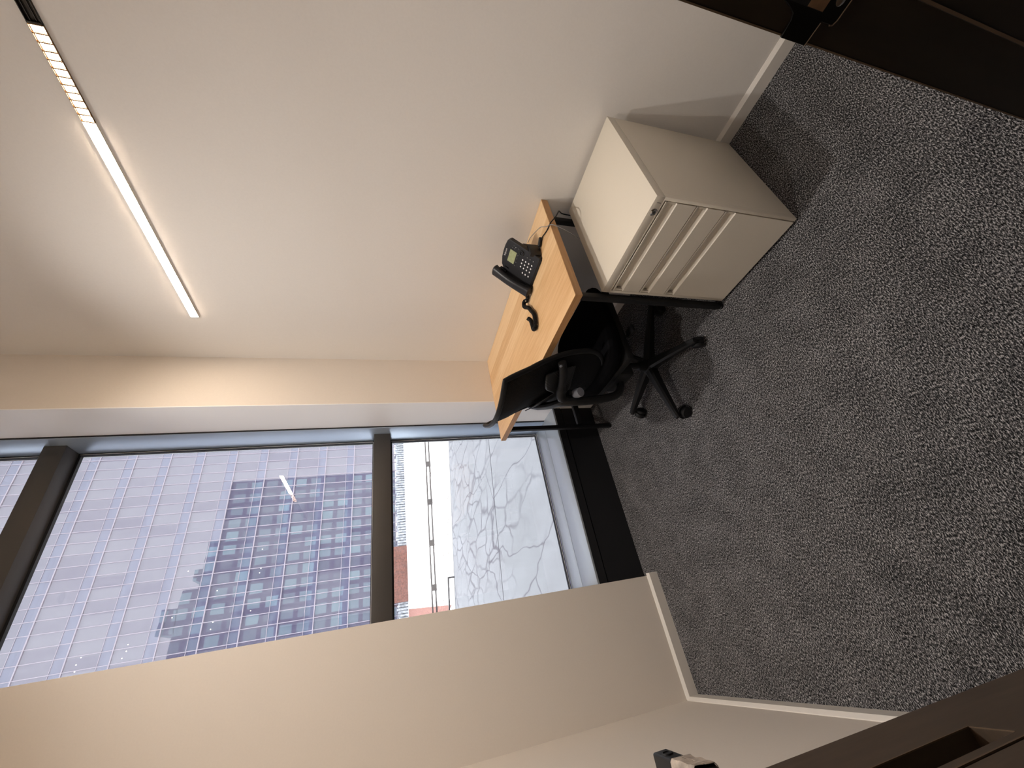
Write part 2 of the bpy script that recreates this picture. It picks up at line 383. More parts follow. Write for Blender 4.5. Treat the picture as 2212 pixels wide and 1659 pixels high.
for za, zb in ((.300, 1.366), (1.468, 3.022), (3.118, ZC)):
    g_ = 0.012
    pane = boxes('glass_pane', M['glass'], win, (x0, 1.272, YG, YG + .008, za, zb))
    boxes('gasket', M['rubber'], win, (1.266, 1.2785, YG - .022, YG, za, zb), (x0, 1.2785, YG - .022, YG, za, za + g_), (x0, 1.2785, YG - .022, YG, zb - g_, zb))
    boxes('spacer', M['gasket_line'], win, (1.2695, 1.2725, YG - .0235, YG - .021, za + .006, zb - .006), (x0, 1.2725, YG - .0235, YG - .021, za + .006, za + .0085))

# ------------------------------------------------------------ doorway
jr = empty('trim_1', (.45, 0, 0)); struct(jr, 'dark walnut door jamb with a black strike plate', 'door frame')
g_ = MB(); g_.prism([(.45, .053), (.45, 0.0), (.436, -.0015), (.436, -.12), (.52, -.12), (.52, .053)], 'z', 0, 2.42)
g_.build('jamb', M['jamb'], jr, smooth=False)
boxes('stop_highlight', M['edge_wood'], jr, (.4352, .4366, -.0030, -.0005, 0, 2.42))  # pale strip paints the light caught on the stop's edge
boxes('arris', M['edge_wood'], jr, (.4495, .4505, .0520, .0535, 0, 2.42))
def rrect(a0, a1, b0, b1, r, n=4):
    out = []
    for ca, cb, st_ in ((a1 - r, b1 - r, 0), (a0 + r, b1 - r, 90), (a0 + r, b0 + r, 180), (a1 - r, b0 + r, 270)):
        for k in range(n + 1):
            t = R(st_ + 90 * k / n); out.append((ca + r * math.cos(t), cb + r * math.sin(t)))
    return out
g_ = MB()                                         # plate curling round the jamb edge with a lip
g_.prism([(-.012, .9775), (.016, .978), (.031, .9785), (.0342, .980), (.0352, .983), (.0352, .9935), (.0362, .9945), (.0545, .9955), (.0545, 1.0265), (.0415, 1.0272), (.0365, 1.0295), (.0335, 1.037), (.0312, 1.045), (.030, 1.056), (.029, 1.085), (-.012, 1.085)], 'x', .4478, .4502)
sp_ = g_.build('strike_plate', M['brass_black'], jr, smooth=False, mods=(('BEVEL', dict(width=.0005, segments=2, limit_method='ANGLE')),))
boxes('latch_hole', M['rubber'], jr, (.4474, .4480, -.004, .0295, 1.000, 1.062)).parent = sp_
boxes('mortise', M['pale_wood'], jr, (.4471, .4476, -.004, .0290, 1.0005, 1.020)).parent = sp_
g_ = MB(); g_.lathe([(.0001, .0), (.0042, .0), (.0046, .0006), (.003, .0012), (.0001, .0012)], (.4478, .018, .989), (-1, 0, 0)); 
o_ = g_.build('screw', M['chrome'], jr); o_.parent = sp_
g_ = MB(); g_.tube([(.4478, -.010, .9772), (.4478, .031, .9778), (.4478, .0350, .9796), (.4478, .0357, .983)], .0007, 6); g_.tube([(.4478, .0362, .9940), (.4478, .0545, .9950)], .0006, 6); 
o_ = g_.build('edge_glint', M['edge_wood'], jr); o_.parent = sp_  # thin orange line paints the glint on the plate's bevel
boxes('door_header', M['jamb'], jr, (-.27, .45, -.12, .053, 2.36, 2.42))

XD = -.22
dr_ = empty('door_1', (XD, .0, 0)); struct(dr_, 'dark brown timber door standing open against the left side', 'door')
g_ = MB()
H_ = 2.35
g_.box(XD - .045, XD, .582, .694, .01, H_)                       # closing stile
g_.box(XD - .045, XD, .510, .582, .01, .581); g_.box(XD - .045, XD, .510, .582, 1.15, H_)
g_.box(XD - .045, XD - .030, .510, .582, .581, 1.15)              # back of the recess
g_.box(XD - .045, XD, .510, .526, .581, 1.15)                      # lip
g_.box(XD - .045, XD - .010, .504, .510, .01, H_)                  # groove
g_.box(XD - .045, XD, -.03, .504, .01, H_)
g_.build('door_leaf', M['timber'], dr_, smooth=False)
boxes('pale_arris', M['edge_wood'], dr_, (XD - .001, XD + .0006, .5815, .5835, .581, 1.15), (XD - .001, XD + .0006, .526, .582, .5795, .5812), (XD - .001, XD + .0006, .5085, .5115, .01, H_), smooth=False)  # paler strips along the recess and groove edges
hx = XD + .060
# lever handle: blackened box-section bar wrapped in masking tape
lev = MB(); lev.box(hx - .032, hx, .520, .662, 1.0335, 1.0565, bev=.003, seg=3, rot=Matrix.Rotation(R(-2), 3, 'Z')); 
lv = lev.build('door_handle', M['black_metal'], dr_)
g_ = MB(); g_.lathe([(.0001, 0), (.0075, 0), (.0075, .0015), (.006, .0018), (.006, .0006), (.0001, .0006)], (hx + .0015, .640, 1.0455), (1, 0, 0)); 
g_.build('keyhole', M['rubber'], dr_).parent = lv
g_ = MB(); g_.tube([(XD, .635, 1.045), (hx - .02, .635, 1.045)], .010, 16); g_.build('handle_neck', M['black_metal'], dr_).parent = lv
g_ = MB(); g_.lathe([(.0001, 0), (.026, 0), (.026, .006), (.022, .008), (.0001, .008)], (XD, .635, 1.045), (1, 0, 0)); g_.build('rosette', M['black_metal'], dr_).parent = lv
def tape(u, v_):
    a = 2 * math.pi * u; y = .562 + .048 * v_ + .006 * math.sin(a)
    hw, hh = .0185, .0137
    ca, sa = math.cos(a), math.sin(a); k = 1 / max(abs(ca), abs(sa)) 
    w_ = .0003 * math.sin(3 * a + 9 * v_) + .0005 * math.sin(14 * v_)
    return Vector((hx - .016 + .0002 + (hw + w_) * ca * min(k, 1.30), y, 1.045 + (hh + w_) * sa * min(k, 1.30)))
g_ = MB(); g_.grid(tape, 64, 12); g_.build('masking_tape', M['tape'], dr_, mods=(('SOLIDIFY', dict(thickness=.0006)),)).parent = lv

# ------------------------------------------------------------ wall light
ZL = 2.2985
wl = empty('wall_light', (XR, 1.1, ZL))
tag(wl, 'long thin glowing linear light fixed high on the right wall', 'light')
boxes('light_channel', M['light_body'], wl, (XR - .0068, XR, .05, .628, ZL - .0175, ZL - .0150), (XR - .0068, XR, .05, .628, ZL + .0150, ZL + .0175),
      (XR - .0015, XR, .05, .628, ZL - .015, ZL + .015), (XR - .0045, XR, .05, .628, ZL + .006, ZL + .008), (XR - .0045, XR, .05, .628, ZL - .008, ZL - .006),
      (XR - .0072, XR, .626, .632, ZL - .0175, ZL + .0175), (XR - .0020, XR, .63, 1.777, ZL - .0175, ZL + .0175), bev=.0005)
boxes('light_frame', M['frame_white'], wl, (XR - .0060, XR, .877, 1.777, ZL - .0178, ZL - .0163), (XR - .0060, XR, .877, 1.777, ZL + .0163, ZL + .0178), (XR - .0060, XR, 1.7755, 1.777, ZL - .0178, ZL + .0178))
gseg = [(.879, 1.1775), (1.1795, 1.4795), (1.4815, 1.774)]
for a, c in gseg:
    boxes('diffuser', M['lamp'], wl, (XR - .0078, XR - .0020, a, c, ZL - .0160, ZL + .0160), bev=.0015)
lou = MB()
lou.box(XR - .0072, XR - .0020, .632, .877, ZL - .0175, ZL - .0165); lou.box(XR - .0072, XR - .0020, .632, .877, ZL + .0165, ZL + .0175)
nc = 12; pt = .245 / nc
for k in range(nc + 1): lou.box(XR - .0072, XR - .0020, .632 + k * pt - .0018, .632 + k * pt + .0018, ZL - .0165, ZL + .0165)
lo = lou.build('louvre', M['louvre'], wl, smooth=False)
g_ = MB()
for k in range(nc): g_.box(XR - .0030, XR - .0025, .632 + k * pt + .003, .632 + (k + 1) * pt - .003, ZL - .0145, ZL + .0145)
g_.build('led_cells', M['lamp_spot'], wl).parent = lo

# unseen ceiling lamps added to brighten the desk and lower walls: trim ring, dark reflector cup, lamp disc with a limited beam
for dx, dy, watts, lab in ((.78, 1.45, FILL_A, 'unseen round ceiling fill lamp added above the desk'), (.05, 1.00, FILL_B, 'unseen round ceiling fill lamp added beside the open door')):
    dl = empty('downlight', (dx, dy, ZC)); tag(dl, lab, 'light', group='added ceiling fill lamps')
    g_ = MB(); k_ = 28
    prof = [(.062, -.004), (.062, 0), (.048, .0), (.044, -.001), (.040, -.0045), (.060, -.006)]
    rings = [[g_.b.verts.new((dx + r_ * math.cos(2 * math.pi * q_ / k_), dy + r_ * math.sin(2 * math.pi * q_ / k_), ZC + h_)) for q_ in range(k_)] for r_, h_ in prof]
    for a_ in range(len(prof)):
        for q_ in range(k_): g_.b.faces.new((rings[a_][q_], rings[a_][(q_ + 1) % k_], rings[(a_ + 1) % len(prof)][(q_ + 1) % k_], rings[(a_ + 1) % len(prof)][q_]))
    g_.build('trim_ring', M['frame_white'], dl)
    g_ = MB(); g_.lathe([(.0001, -.0012), (.043, -.0012), (.043, -.0004), (.0001, -.0004)], (dx, dy, ZC)); g_.build('lens', M['black_plastic'], dl)
    ld = bpy.data.lights.new('fill_lamp', 'SPOT'); ld.spot_size = R(102); ld.spot_blend = 1.0; ld.shadow_soft_size = .045; ld.energy = watts; ld.color = (1.0, .94, .87)
    lo_ = bpy.data.objects.new('fill_lamp', ld); C.objects.link(lo_); lo_.parent = dl; lo_.location = (0, 0, -.012)

# ------------------------------------------------------------ desk
desk = empty('desk', (1.31, 1.51, 0))
tag(desk, 'rectangular light oak office desk with black metal legs against the right wall', 'desk')
g_ = MB(); g_.box(1.0115, XR - .002, .917, 2.108, .7055, .735); g_.build('tabletop', M['oak'], desk, smooth=False)
boxes('edge_band', M['oak_edge'], desk, (1.010, 1.012, .915, 2.1085, .705, .7347), (1.0122, XR - .002, .915, .917, .705, .7347), (1.0122, XR - .002, 2.108, 2.1095, .705, .7347), smooth=False)
LW = .024
for lx, ly in ((1.055, .962), (1.055, 2.050), (1.550, .972), (1.550, 2.050)):
    g_ = MB(); g_.box(lx - LW / 2, lx + LW / 2, ly - LW / 2, ly + LW / 2, .012, .69, bev=.002)
    lg = g_.build('leg', M['black_metal'], desk)
    g_ = MB(); g_.lathe([(.0001, 0), (.013, 0), (.014, .003), (.014, .010), (.008, .013), (.0001, .013)], (lx, ly, 0)); g_.build('foot', M['black_plastic'], desk).parent = lg
boxes('under_frame', M['black_metal'], desk, (1.04, 1.57, 1.06, 1.09, .685, .7055), (1.04, 1.57, 2.035, 2.065, .680, .7055), (1.043, 1.067, .95, 2.06, .685, .7055), (1.538, 1.562, .96, 2.06, .685, .7055))
boxes('end_rail', M['black_metal'], desk, (1.07, 1.53, 2.035, 2.06, .20, .235), bev=.001)

# ------------------------------------------------------------ cable drop behind the desk is built with the phone below
# ------------------------------------------------------------ filing cabinet
cx0, cx1, cy0, cy1, ch = 1.062, 1.584, .5385, .9395, .597
fc = empty('filing_cabinet', ((cx0 + cx1) / 2, (cy0 + cy1) / 2, 0))
tag(fc, 'cream steel three drawer pedestal cabinet on the carpet beside the desk', 'cabinet')
boxes('cabinet_shell', M['cream'], fc, (cx0 + .022, cx1, cy0, cy1, .012, ch - .032), bev=.0015)
boxes('cabinet_top', M['cream'], fc, (cx0 + .001, cx1, cy0, cy1, ch - .0315, ch), bev=.0018)
boxes('cabinet_face', M['cream'], fc, (cx0 + .001, cx0 + .022, cy0, cy0 + .0115, .012, ch - .032), (cx0 + .001, cx0 + .022, cy1 - .0115, cy1, .012, ch - .032), (cx0 + .001, cx0 + .022, cy0 + .0115, cy1 - .0115, .560, ch - .032), bev=.0008)
boxes('recess', M['gap'], fc, (cx0 + .018, cx0 + .0225, cy0 + .011, cy1 - .011, .014, .562))
ya, yb = cy0 + .0140, cy1 - .0140
def drawer(z0, z1, label=None):
    """drawer front whose top edge rolls into a full width recessed pull"""
    zs = z1 - .043
    poly = [(cx0 + .018, z0), (cx0 - .001, z0), (cx0 - .001, zs), (cx0 + .003, zs + .003), (cx0 + .014, zs + .008), (cx0 + .0175, zs + .018), (cx0 + .0175, z1 - .012), (cx0 + .012, z1 - .0090), (cx0 + .000, z1 - .0070), (cx0 - .001, z1 - .005), (cx0 - .001, z1), (cx0 + .0025, z1), (cx0 + .0025, z1 - .0052), (cx0 + .018, z1 - .0058)]
    g_ = MB(); g_.prism(poly, 'y', ya, yb); d_ = g_.build('drawer', M['cream'], fc)
    # end caps closing the pull at both sides, with a small notch
    for a, c, s_ in ((ya, ya + .007, 1), (yb - .007, yb, -1)):
        g_ = MB(); yi = c if s_ > 0 else a; yo = a if s_ > 0 else c
        g_.prism([(yo, zs), (yi, zs + .003), (yi, z1 - .006), (yo, z1 - .002)], 'x', cx0 + .0030, cx0 + .0178); g_.build('pull_end', M['cream'], fc, smooth=False).parent = d_
    g_ = MB(); g_.prism([(yb - .0125, zs + .012), (yb - .0125, zs + .028), (yb - .0062, zs + .025), (yb - .0062, zs + .015)], 'x', cx0 + .006, cx0 + .0115); g_.build('pull_clip', M['cream_dark'], fc, smooth=False).parent = d_
    return d_
drawer(.4395, .5555); drawer(.3220, .4350); drawer(.014, .3175)
g_ = MB(); g_.lathe([(.0001, 0), (.0125, 0), (.0125, .002), (.010, .0035), (.009, .0030), (.0075, .0042), (.0001, .0042)], (cx0 + .001, .592, .578), (-1, 0, 0)); lk = g_.build('lock', M['chrome'], fc)
g_ = MB(); g_.box(cx0 - .0040, cx0 - .0030, .5905, .5935, .574, .582); g_.lathe([(.0001, 0), (.0042, 0), (.0042, .0007), (.0001, .0007)], (cx0 - .0032, .592, .578), (-1, 0, 0)); g_.build('keyhole', M['gap'], fc).parent = lk
boxes('slot', M['gap'], fc, (cx0 + .0003, cx0 + .0016, .5595, .5606, .570, .584))
boxes('plinth', M['gap'], fc, (cx0 + .03, cx1 - .02, cy0 + .02, cy1 - .02, 0, .013))

# ------------------------------------------------------------ phone (faces into the room)
PX, PY, PZ = 1.375, 1.055, .735
ph = empty('desk_phone', (PX + .05, PY + .10, PZ))
tag(ph, 'black corded office telephone with lcd screen standing on the oak desk', 'telephone')
U = Vector((.110, 0, .113)).normalized(); L = Vector((0, 1, 0)); NN = U.cross(L).normalized()
if NN.x > 0: NN = -NN
P0 = Vector((PX - .002, PY, PZ + .012)); FH, FW = .157, .132
def face(p, q_, n=0.0):   # p from top (0) to bottom (1), q from right edge (0) to left (1)
    return P0 + U * (FH * (1 - p)) + L * (FW * q_) + NN * n
def fpoly(mb, pq, n0, n1):
    A = [mb.b.verts.new(face(p, q_, n0)) for p, q_ in pq]; B = [mb.b.verts.new(face(p, q_, n1)) for p, q_ in pq]
    k = len(pq); mb.b.faces.new(A); mb.b.faces.new(list(reversed(B)))
    for i in range(k): mb.b.faces.new((A[i], B[i], B[(i + 1) % k], A[(i + 1) % k]))
outline = [(1.0, -.02), (1.0, .55), (1.0, 1.5), (.9, 1.52), (.0, 1.50), (-.03, 1.12), (-.10, 1.02), (-.155, .75), (-.165, .5), (-.155, .25), (-.12, .04), (-.06, -.03), (.3, -.03), (.36, -.02)]
g_ = MB(); fpoly(g_, outline, -.022, 0); g_.build('face_plate', M['phone'], ph, mods=(('BEVEL', dict(width=.003, segments=3, limit_method='ANGLE')),))
# body foot/stand beneath
g_ = MB(); g_.prism([(PX - .004, PZ + .001), (PX + .002, PZ + .014), (PX + .080, PZ + .094), (PX + .105, PZ + .070), (PX + .100, PZ + .001)], 'y', PY + .002, PY + .196)
g_.build('stand', M['phone_dark'], ph, mods=(('BEVEL', dict(width=.004, segments=2, limit_method='ANGLE')),))
g_ = MB(); g_.box(PX + .02, PX + .085, PY - .012, PY + .01, PZ + .002, PZ + .055, bev=.005); g_.build('side_port', M['phone_dark'], ph)
g_ = MB(); fpoly(g_, [(.02, .25), (.02, .80), (.31, .80), (.31, .25)], -.001, .0012); sb = g_.build('screen_bezel', M['phone_dark'], ph)
mt, nt, b = newmat('greenish lcd'); M['lcd'] = mt
b.inputs['Roughness'].default_value = .25
g0 = noise(nt, coords(nt, (1, 1, 1)), 60, 2)
nt.links.new(ramp(nt, g0, [(.3, (.30, .33, .17)), (.7, (.38, .41, .24))]), b.inputs['Base Color'])
g_ = MB(); fpoly(g_, [(.05, .285), (.05, .765), (.275, .765), (.275, .285)], .0008, .0018); g_.build('lcd_screen', M['lcd'], ph).parent = sb
def dome(mb, p, q_, ra, rb, h=.0016):
    o_ = face(p, q_); seg = 14
    prof = ((1, 0), (1, .6 * h), (.8, h), (.02, h * 1.1)); rings = []
    for k_, hh in prof:
        rings.append([mb.b.verts.new(o_ + NN * hh + L * (ra * k_ * math.cos(2 * math.pi * i / seg)) + U * (rb * k_ * math.sin(2 * math.pi * i / seg))) for i in range(seg)])
    for i in range(len(rings) - 1):
        for j in range(seg): mb.b.faces.new((rings[i][j], rings[i][(j + 1) % seg], rings[i + 1][(j + 1) % seg], rings[i + 1][j]))
    mb.b.faces.new(rings[-1])
for i, p in enumerate((.516, .623, .730, .838)):
    for q_ in (.395, .535, .677):
        g_ = MB(); dome(g_, p, q_, .0062, .0050); kb = g_.build('key', M['phone_dark'], ph)
        g_ = MB(); dome(g_, p, q_, .0046, .0035, .0024); g_.build('key_shine', M['key'], ph).parent = kb  # bright enlarged cap paints the highlight on each key
for p in (.635, .74, .845):
    g_ = MB(); dome(g_, p, .864, .0062, .0050); kb = g_.build('key', M['phone_dark'], ph)
    g_ = MB(); dome(g_, p, .864, .0046, .0035, .0024); g_.build('key_shine', M['key'], ph).parent = kb
for p, q_, rr in ((.628, .214, .0042), (.728, .215, .0042), (.838, .215, .0050), (.20, .12, .0050), (.13, .10, .003), (.10, .18, .003), (.17, .19, .003), (.30, .10, .0035)):
    g_ = MB(); dome(g_, p, q_, rr, rr * .85); kb = g_.build('button', M['phone_dark'], ph)
    g_ = MB(); dome(g_, p, q_, rr * .35, rr * .3, .0022); g_.build('button_print', M['key'], ph).parent = kb
for q_ in (.35, .49, .63, .77):
    g_ = MB(); dome(g_, .335, q_, .0045, .0022); kb = g_.build('soft_key', M['phone_dark'], ph)
    g_ = MB(); dome(g_, .335, q_, .0022, .0006, .0022); g_.build('button_print', M['key'], ph).parent = kb
for q_ in (.44, .52, .60):
    g_ = MB(); dome(g_, .925, q_, .0040, .0016); g_.build('volume_key', M['phone_dark'], ph)
g_ = MB(); g_.tube([face(.417, .19, .0012) + L * (.0105 * math.cos(t)) + U * (.0105 * math.sin(t)) for t in [2 * math.pi * k / 24 for k in range(24)]], .0028, 8, closed=True)
ng = g_.build('navigation_ring', M['phone_dark'], ph)
g_ = MB(); dome(g_, .417, .19, .0042, .0042, .002); g_.build('ok_button', M['phone'], ph).parent = ng
# handset in its cradle at the left
hq = 1.33
def hset(u, v_):
    p = 1.14 - 1.42 * u                         # along the handset, bottom -> top
    arch = math.sin(math.pi * u)
    lift = .016 + .013 * arch
    w_ = .0270 * (1 - .20 * arch); t_ = .0150 + .0070 * (abs(2 * u - 1) ** 3)
    e = min(u, 1 - u); k = min(1, (e / .05) ** .5) if e < .05 else 1
    a = 2 * math.pi * v_; ca, sa = math.cos(a), math.sin(a)
    sx_ = (abs(ca) ** .7) * (1 if ca > 0 else -1); sy_ = (abs(sa) ** .7) * (1 if sa > 0 else -1)
    return face(p, hq) + L * (w_ * k * sx_) + NN * (lift + t_ * k * sy_)
g_ = MB(); g_.grid(hset, 36, 24); g_.build('handset', M['phone'], ph)
for p in (.98, .02):
    g_ = MB(); a = [(p - .11, 1.14), (p - .11, 1.46), (p + .11, 1.46), (p + .11, 1.14)]; fpoly(g_, a, -.002, .012); g_.build('cradle_cup', M['phone_dark'], ph)
g_ = MB(); fpoly(g_, [(.03, 1.02), (.03, 1.06), (.16, 1.06), (.16, 1.02)], -.002, .006); g_.build('hook_switch', M['phone_dark'], ph)
def text(body, name, size, loc, xdir, ndir, mat, parent):
    cu = bpy.data.curves.new(name, 'FONT'); cu.body = body; cu.size = size; cu.align_x = 'CENTER'; cu.align_y = 'CENTER'; cu.extrude = .0002
    t_ = bpy.data.objects.new(name, cu); C.objects.link(t_)
    dg = bpy.context.evaluated_depsgraph_get(); me = bpy.data.meshes.new_from_object(t_.evaluated_get(dg)); bpy.data.objects.remove(t_)
    X_ = Vector(xdir).normalized(); Z_ = Vector(ndir).normalized(); Y_ = Z_.cross(X_)
    mm_ = Matrix((X_, Y_, Z_)).transposed().to_4x4(); mm_.translation = Vector(loc) - LOC[parent.name]
    me.transform(mm_); me.materials.clear(); me.materials.append(mat)
    o_ = bpy.data.objects.new(name, me); C.objects.link(o_); o_.parent = parent; return o_
text('Polycom', 'logo', .0115, face(-.075, .50, .0006), -L, NN, M['logo'], ph)
text('Polycom', 'logo', .0065, face(1.03, 1.30, .0300), -L, NN, M['logo'], ph)
# coiled handset cord lying on the desk
z_ = PZ + .0125
cpts = [(1.358, 1.236, z_ + .012), (1.352, 1.262, z_), (1.343, 1.277, z_ + .002), (1.352, 1.292, z_ + .008), (1.325, 1.298, z_ + .012), (1.292, 1.273, z_ + .004), (1.262, 1.262, z_), (1.240, 1.250, z_), (1.215, 1.243, z_),
        (1.186, 1.250, z_), (1.166, 1.262, z_), (1.171, 1.287, z_), (1.199, 1.289, z_), (1.228, 1.290, z_ + .002), (1.247, 1.297, z_ + .009)]
path = smoothpath(cpts, 16)
dist = [0]
for i in range(1, len(path)): dist.append(dist[-1] + (path[i] - path[i - 1]).length)
hel = []; pitch_ = .0046; rc = .0085; steps = int(dist[-1] / pitch_ * 10); up_ = Vector((0, 0, 1))
j = 0
for k in range(steps + 1):
    d_ = dist[-1] * k / steps
    while j < len(dist) - 2 and dist[j + 1] < d_: j += 1
    t = (d_ - dist[j]) / max(1e-6, dist[j + 1] - dist[j]); p = path[j].lerp(path[j + 1], t); T = (path[j + 1] - path[j]).normalized()
    a = (up_ - T * T.dot(up_)).normalized(); c_ = T.cross(a); th = 2 * math.pi * d_ / pitch_
    hel.append(p + rc * (math.cos(th) * a + math.sin(th) * c_))
g_ = MB(); g_.tube(hel, .0021, 5); cc = g_.build('coiled_cord', M['black_plastic'], ph)
g_ = MB(); g_.tube(smoothpath([(1.366, 1.218, .757), (1.362, 1.228, .755), (1.358, 1.238, .750)], 4), .0030, 8); g_.build('cord_plug', M['phone_dark'], ph)
g_ = MB(); g_.tube(smoothpath([(1.47, 1.055, .765), (1.455, 1.045, .745), (1.43, 1.043, .742)], 4), .0022, 6); g_.build('port_stub', M['phone_dark'], ph)

g_ = MB(); g_.tube(smoothpath([(1.425, 1.058, .741), (1.430, 1.035, .741), (1.442, 1.010, .742), (1.440, .985, .742), (1.432, .955, .7385), (1.425, .93, .7385), (1.430, .908, .734), (1.452, .893, .712), (1.49, .893, .690), (1.535, .915, .665), (1.575, .950, .620), (1.592, .962, .52), (1.595, .965, .3), (1.595, .97, .05), (1.585, .99, .012)], 8), .0026, 8)
pc = g_.build('power_cord', M['black_plastic'], None)
tag(pc, 'thin black cord with a ferrite lump running over the desk edge', 'cord')
g_ = MB(); g_.tube([(1.4545, 1.000, .7435), (1.4525, 1.003, .7435), (1.434, 1.030, .7435), (1.432, 1.033, .7435)], [.005, .0082, .0082, .005], 16); o_ = g_.build('ferrite_bead', M['black_plastic'], None); o_.parent = pc
g_ = MB(); g_.tube(smoothpath([(1.475, 1.050, .785), (1.488, 1.030, .775), (1.503, 1.005, .752), (1.505, .985, .7385), (1.480, .965, .7385), (1.452, .945, .7385), (1.432, .925, .7385), (1.420, .912, .736), (1.410, .905, .722), (1.400, .920, .66), (1.396, .945, .585), (1.40, .957, .45), (1.45, .958, .2), (1.55, .97, .03), (1.575, 1.0, .010)], 8), .0017, 8)
tag(g_.build('network_cable', M['grey_cable'], None), 'thin grey cable looping from the telephone down behind the cabinet', 'cable')

# ------------------------------------------------------------ office chair
CHX, CHY = 1.065, 1.415
ch_ = empty('office_chair', (CHX, CHY, 0), R(-2))
tag(ch_, 'black mesh back swivel chair on five castors tucked under the desk', 'chair')
LOC[ch_.name] = Vector((0, 0, 0))                 # chair parts are modelled round the chair's own origin
def backsurf(s, t):
    """s -1..1 across, t 0..1 up; chair faces +x"""
    z = .425 + .530 * t
    hw = .215 * (1 - (1 - min(1, t / .30)) ** 2.6) ** .5 if t < .30 else .215 - .020 * ((t - .30) / .70) ** 1.6
    hw = max(hw, .03)
    xc = -.095 - .045 * t - .115 * t ** 2.2 + .020 * math.sin(math.pi * min(1, t / .8))
    x = xc + .062 * (s * s - .35) * (.35 + .65 * t)
    return Vector((x, s * hw, z))
g_ = MB(); g_.grid(lambda u, v_: backsurf((2 * u - 1) * .97, .01 + .98 * v_), 28, 30)
# woven mesh: alpha-free fine grid through procedural transparency
mt = bpy.data.materials.new('black woven mesh'); mt.use_nodes = True; nt = mt.node_tree; M['mesh'] = mt
b = nt.nodes['Principled BSDF']; b.inputs['Base Color'].default_value = (.006, .006, .007, 1); b.inputs['Roughness'].default_value = .8; b.inputs['Specular IOR Level'].default_value = .15
ck = nt.nodes.new('ShaderNodeTexChecker'); ck.inputs['Scale'].default_value = 520; nt.links.new(coords(nt), ck.inputs['Vector'])
trn = nt.nodes.new('ShaderNodeBsdfTransparent'); mix = nt.nodes.new('ShaderNodeMixShader')
mu = nt.nodes.new('ShaderNodeMath'); mu.operation = 'MULTIPLY'; nt.links.new(ck.outputs['Fac'], mu.inputs[0]); mu.inputs[1].default_value = .10
nt.links.new(mu.outputs[0], mix.inputs[0]); nt.links.new(b.outputs[0], mix.inputs[1]); nt.links.new(trn.outputs[0], mix.inputs[2]); nt.links.new(mix.outputs[0], nt.nodes['Material Output'].inputs[0])
g_.build('back_mesh', M['mesh'], ch_, mods=(('SOLIDIFY', dict(thickness=.002)),))
rim = [backsurf(-1, t) for t in [k / 24 for k in range(25)]] + [backsurf(s / 10, 1) for s in range(-9, 10)] + [backsurf(1, 1 - k / 24) for k in range(25)] + [backsurf(1 - .2 * k, 0) for k in range(1, 10)]
g_ = MB(); g_.tube(rim, .0115, 10, closed=True, flat=.8); g_.build('back_frame', M['black_plastic'], ch_)
# lumbar pad
def lum(u, v_):
    s = (2 * u - 1); w_ = .66 * (1 + .12 * math.cos(2 * math.pi * s)); t = .30 + .28 * v_ * (1 - .45 * (1 - abs(s)) ** 2) + .05 * abs(s)
    p = backsurf(s * w_, t); p.x -= .018 + .008 * (1 - s * s); return p
g_ = MB(); g_.grid(lum, 30, 10)
mt, nt, b = newmat('perforated black plastic'); M['perf'] = mt
b.inputs['Roughness'].default_value = .4
vo = nt.nodes.new('ShaderNodeTexVoronoi'); vo.inputs['Scale'].default_value = 115; vo.inputs['Randomness'].default_value = 0; nt.links.new(coords(nt, (.3, 1, 1), (R(45), 0, 0)), vo.inputs['Vector'])
nt.links.new(ramp(nt, vo.outputs['Distance'], [(.20, (.10, .10, .10)), (.28, (.009, .009, .010))]), b.inputs['Base Color'])
g_.build('lumbar_pad', M['perf'], ch_, mods=(('SOLIDIFY', dict(thickness=.004)),))
g_ = MB(); g_.lathe([(.0001, -.022), (.020, -.022), (.022, -.018), (.022, .018), (.020, .022), (.0001, .022)], (-.175, -.028, .560), (.3, 1, .25)); g_.build('lumbar_knob', M['grey_knob'], ch_)
g_ = MB(); g_.box(-.178, -.150, -.02, .06, .56, .60, bev=.006); g_.build('knob_bracket', M['black_plastic'], ch_)
# yoke behind the back
yo = MB()
yo.tube(smoothpath([(-.108, .205, .705), (-.134, .170, .685), (-.170, .095, .655), (-.192, .030, .628), (-.200, .008, .58), (-.198, .004, .50), (-.190, .003, .42), (-.172, .002, .345), (-.130, .0, .305), (-.07, .0, .300), (-.02, .0, .315)], 6),
        [.021] * 6 + [.023] * 12 + [.025] * 43, 10, flat=.75, upref=(1, 0, .2))
yo.tube(smoothpath([(-.190, .012, .600), (-.190, -.004, .632), (-.180, -.040, .650), (-.168, -.100, .664), (-.152, -.165, .680), (-.135, -.212, .700)], 6), [.024] * 6 + [.022] * 10 + [.018] * 15, 10, flat=.7, upref=(1, 0, .2))
yo.build('back_support', M['black_plastic'], ch_)
g_ = MB(); g_.lathe([(.0001, -.003), (.006, -.003), (.006, .003), (.0001, .003)], (-.150, -.205, .706), (1, 0, .3)); g_.build('pivot_cap', M['grey_knob'], ch_)
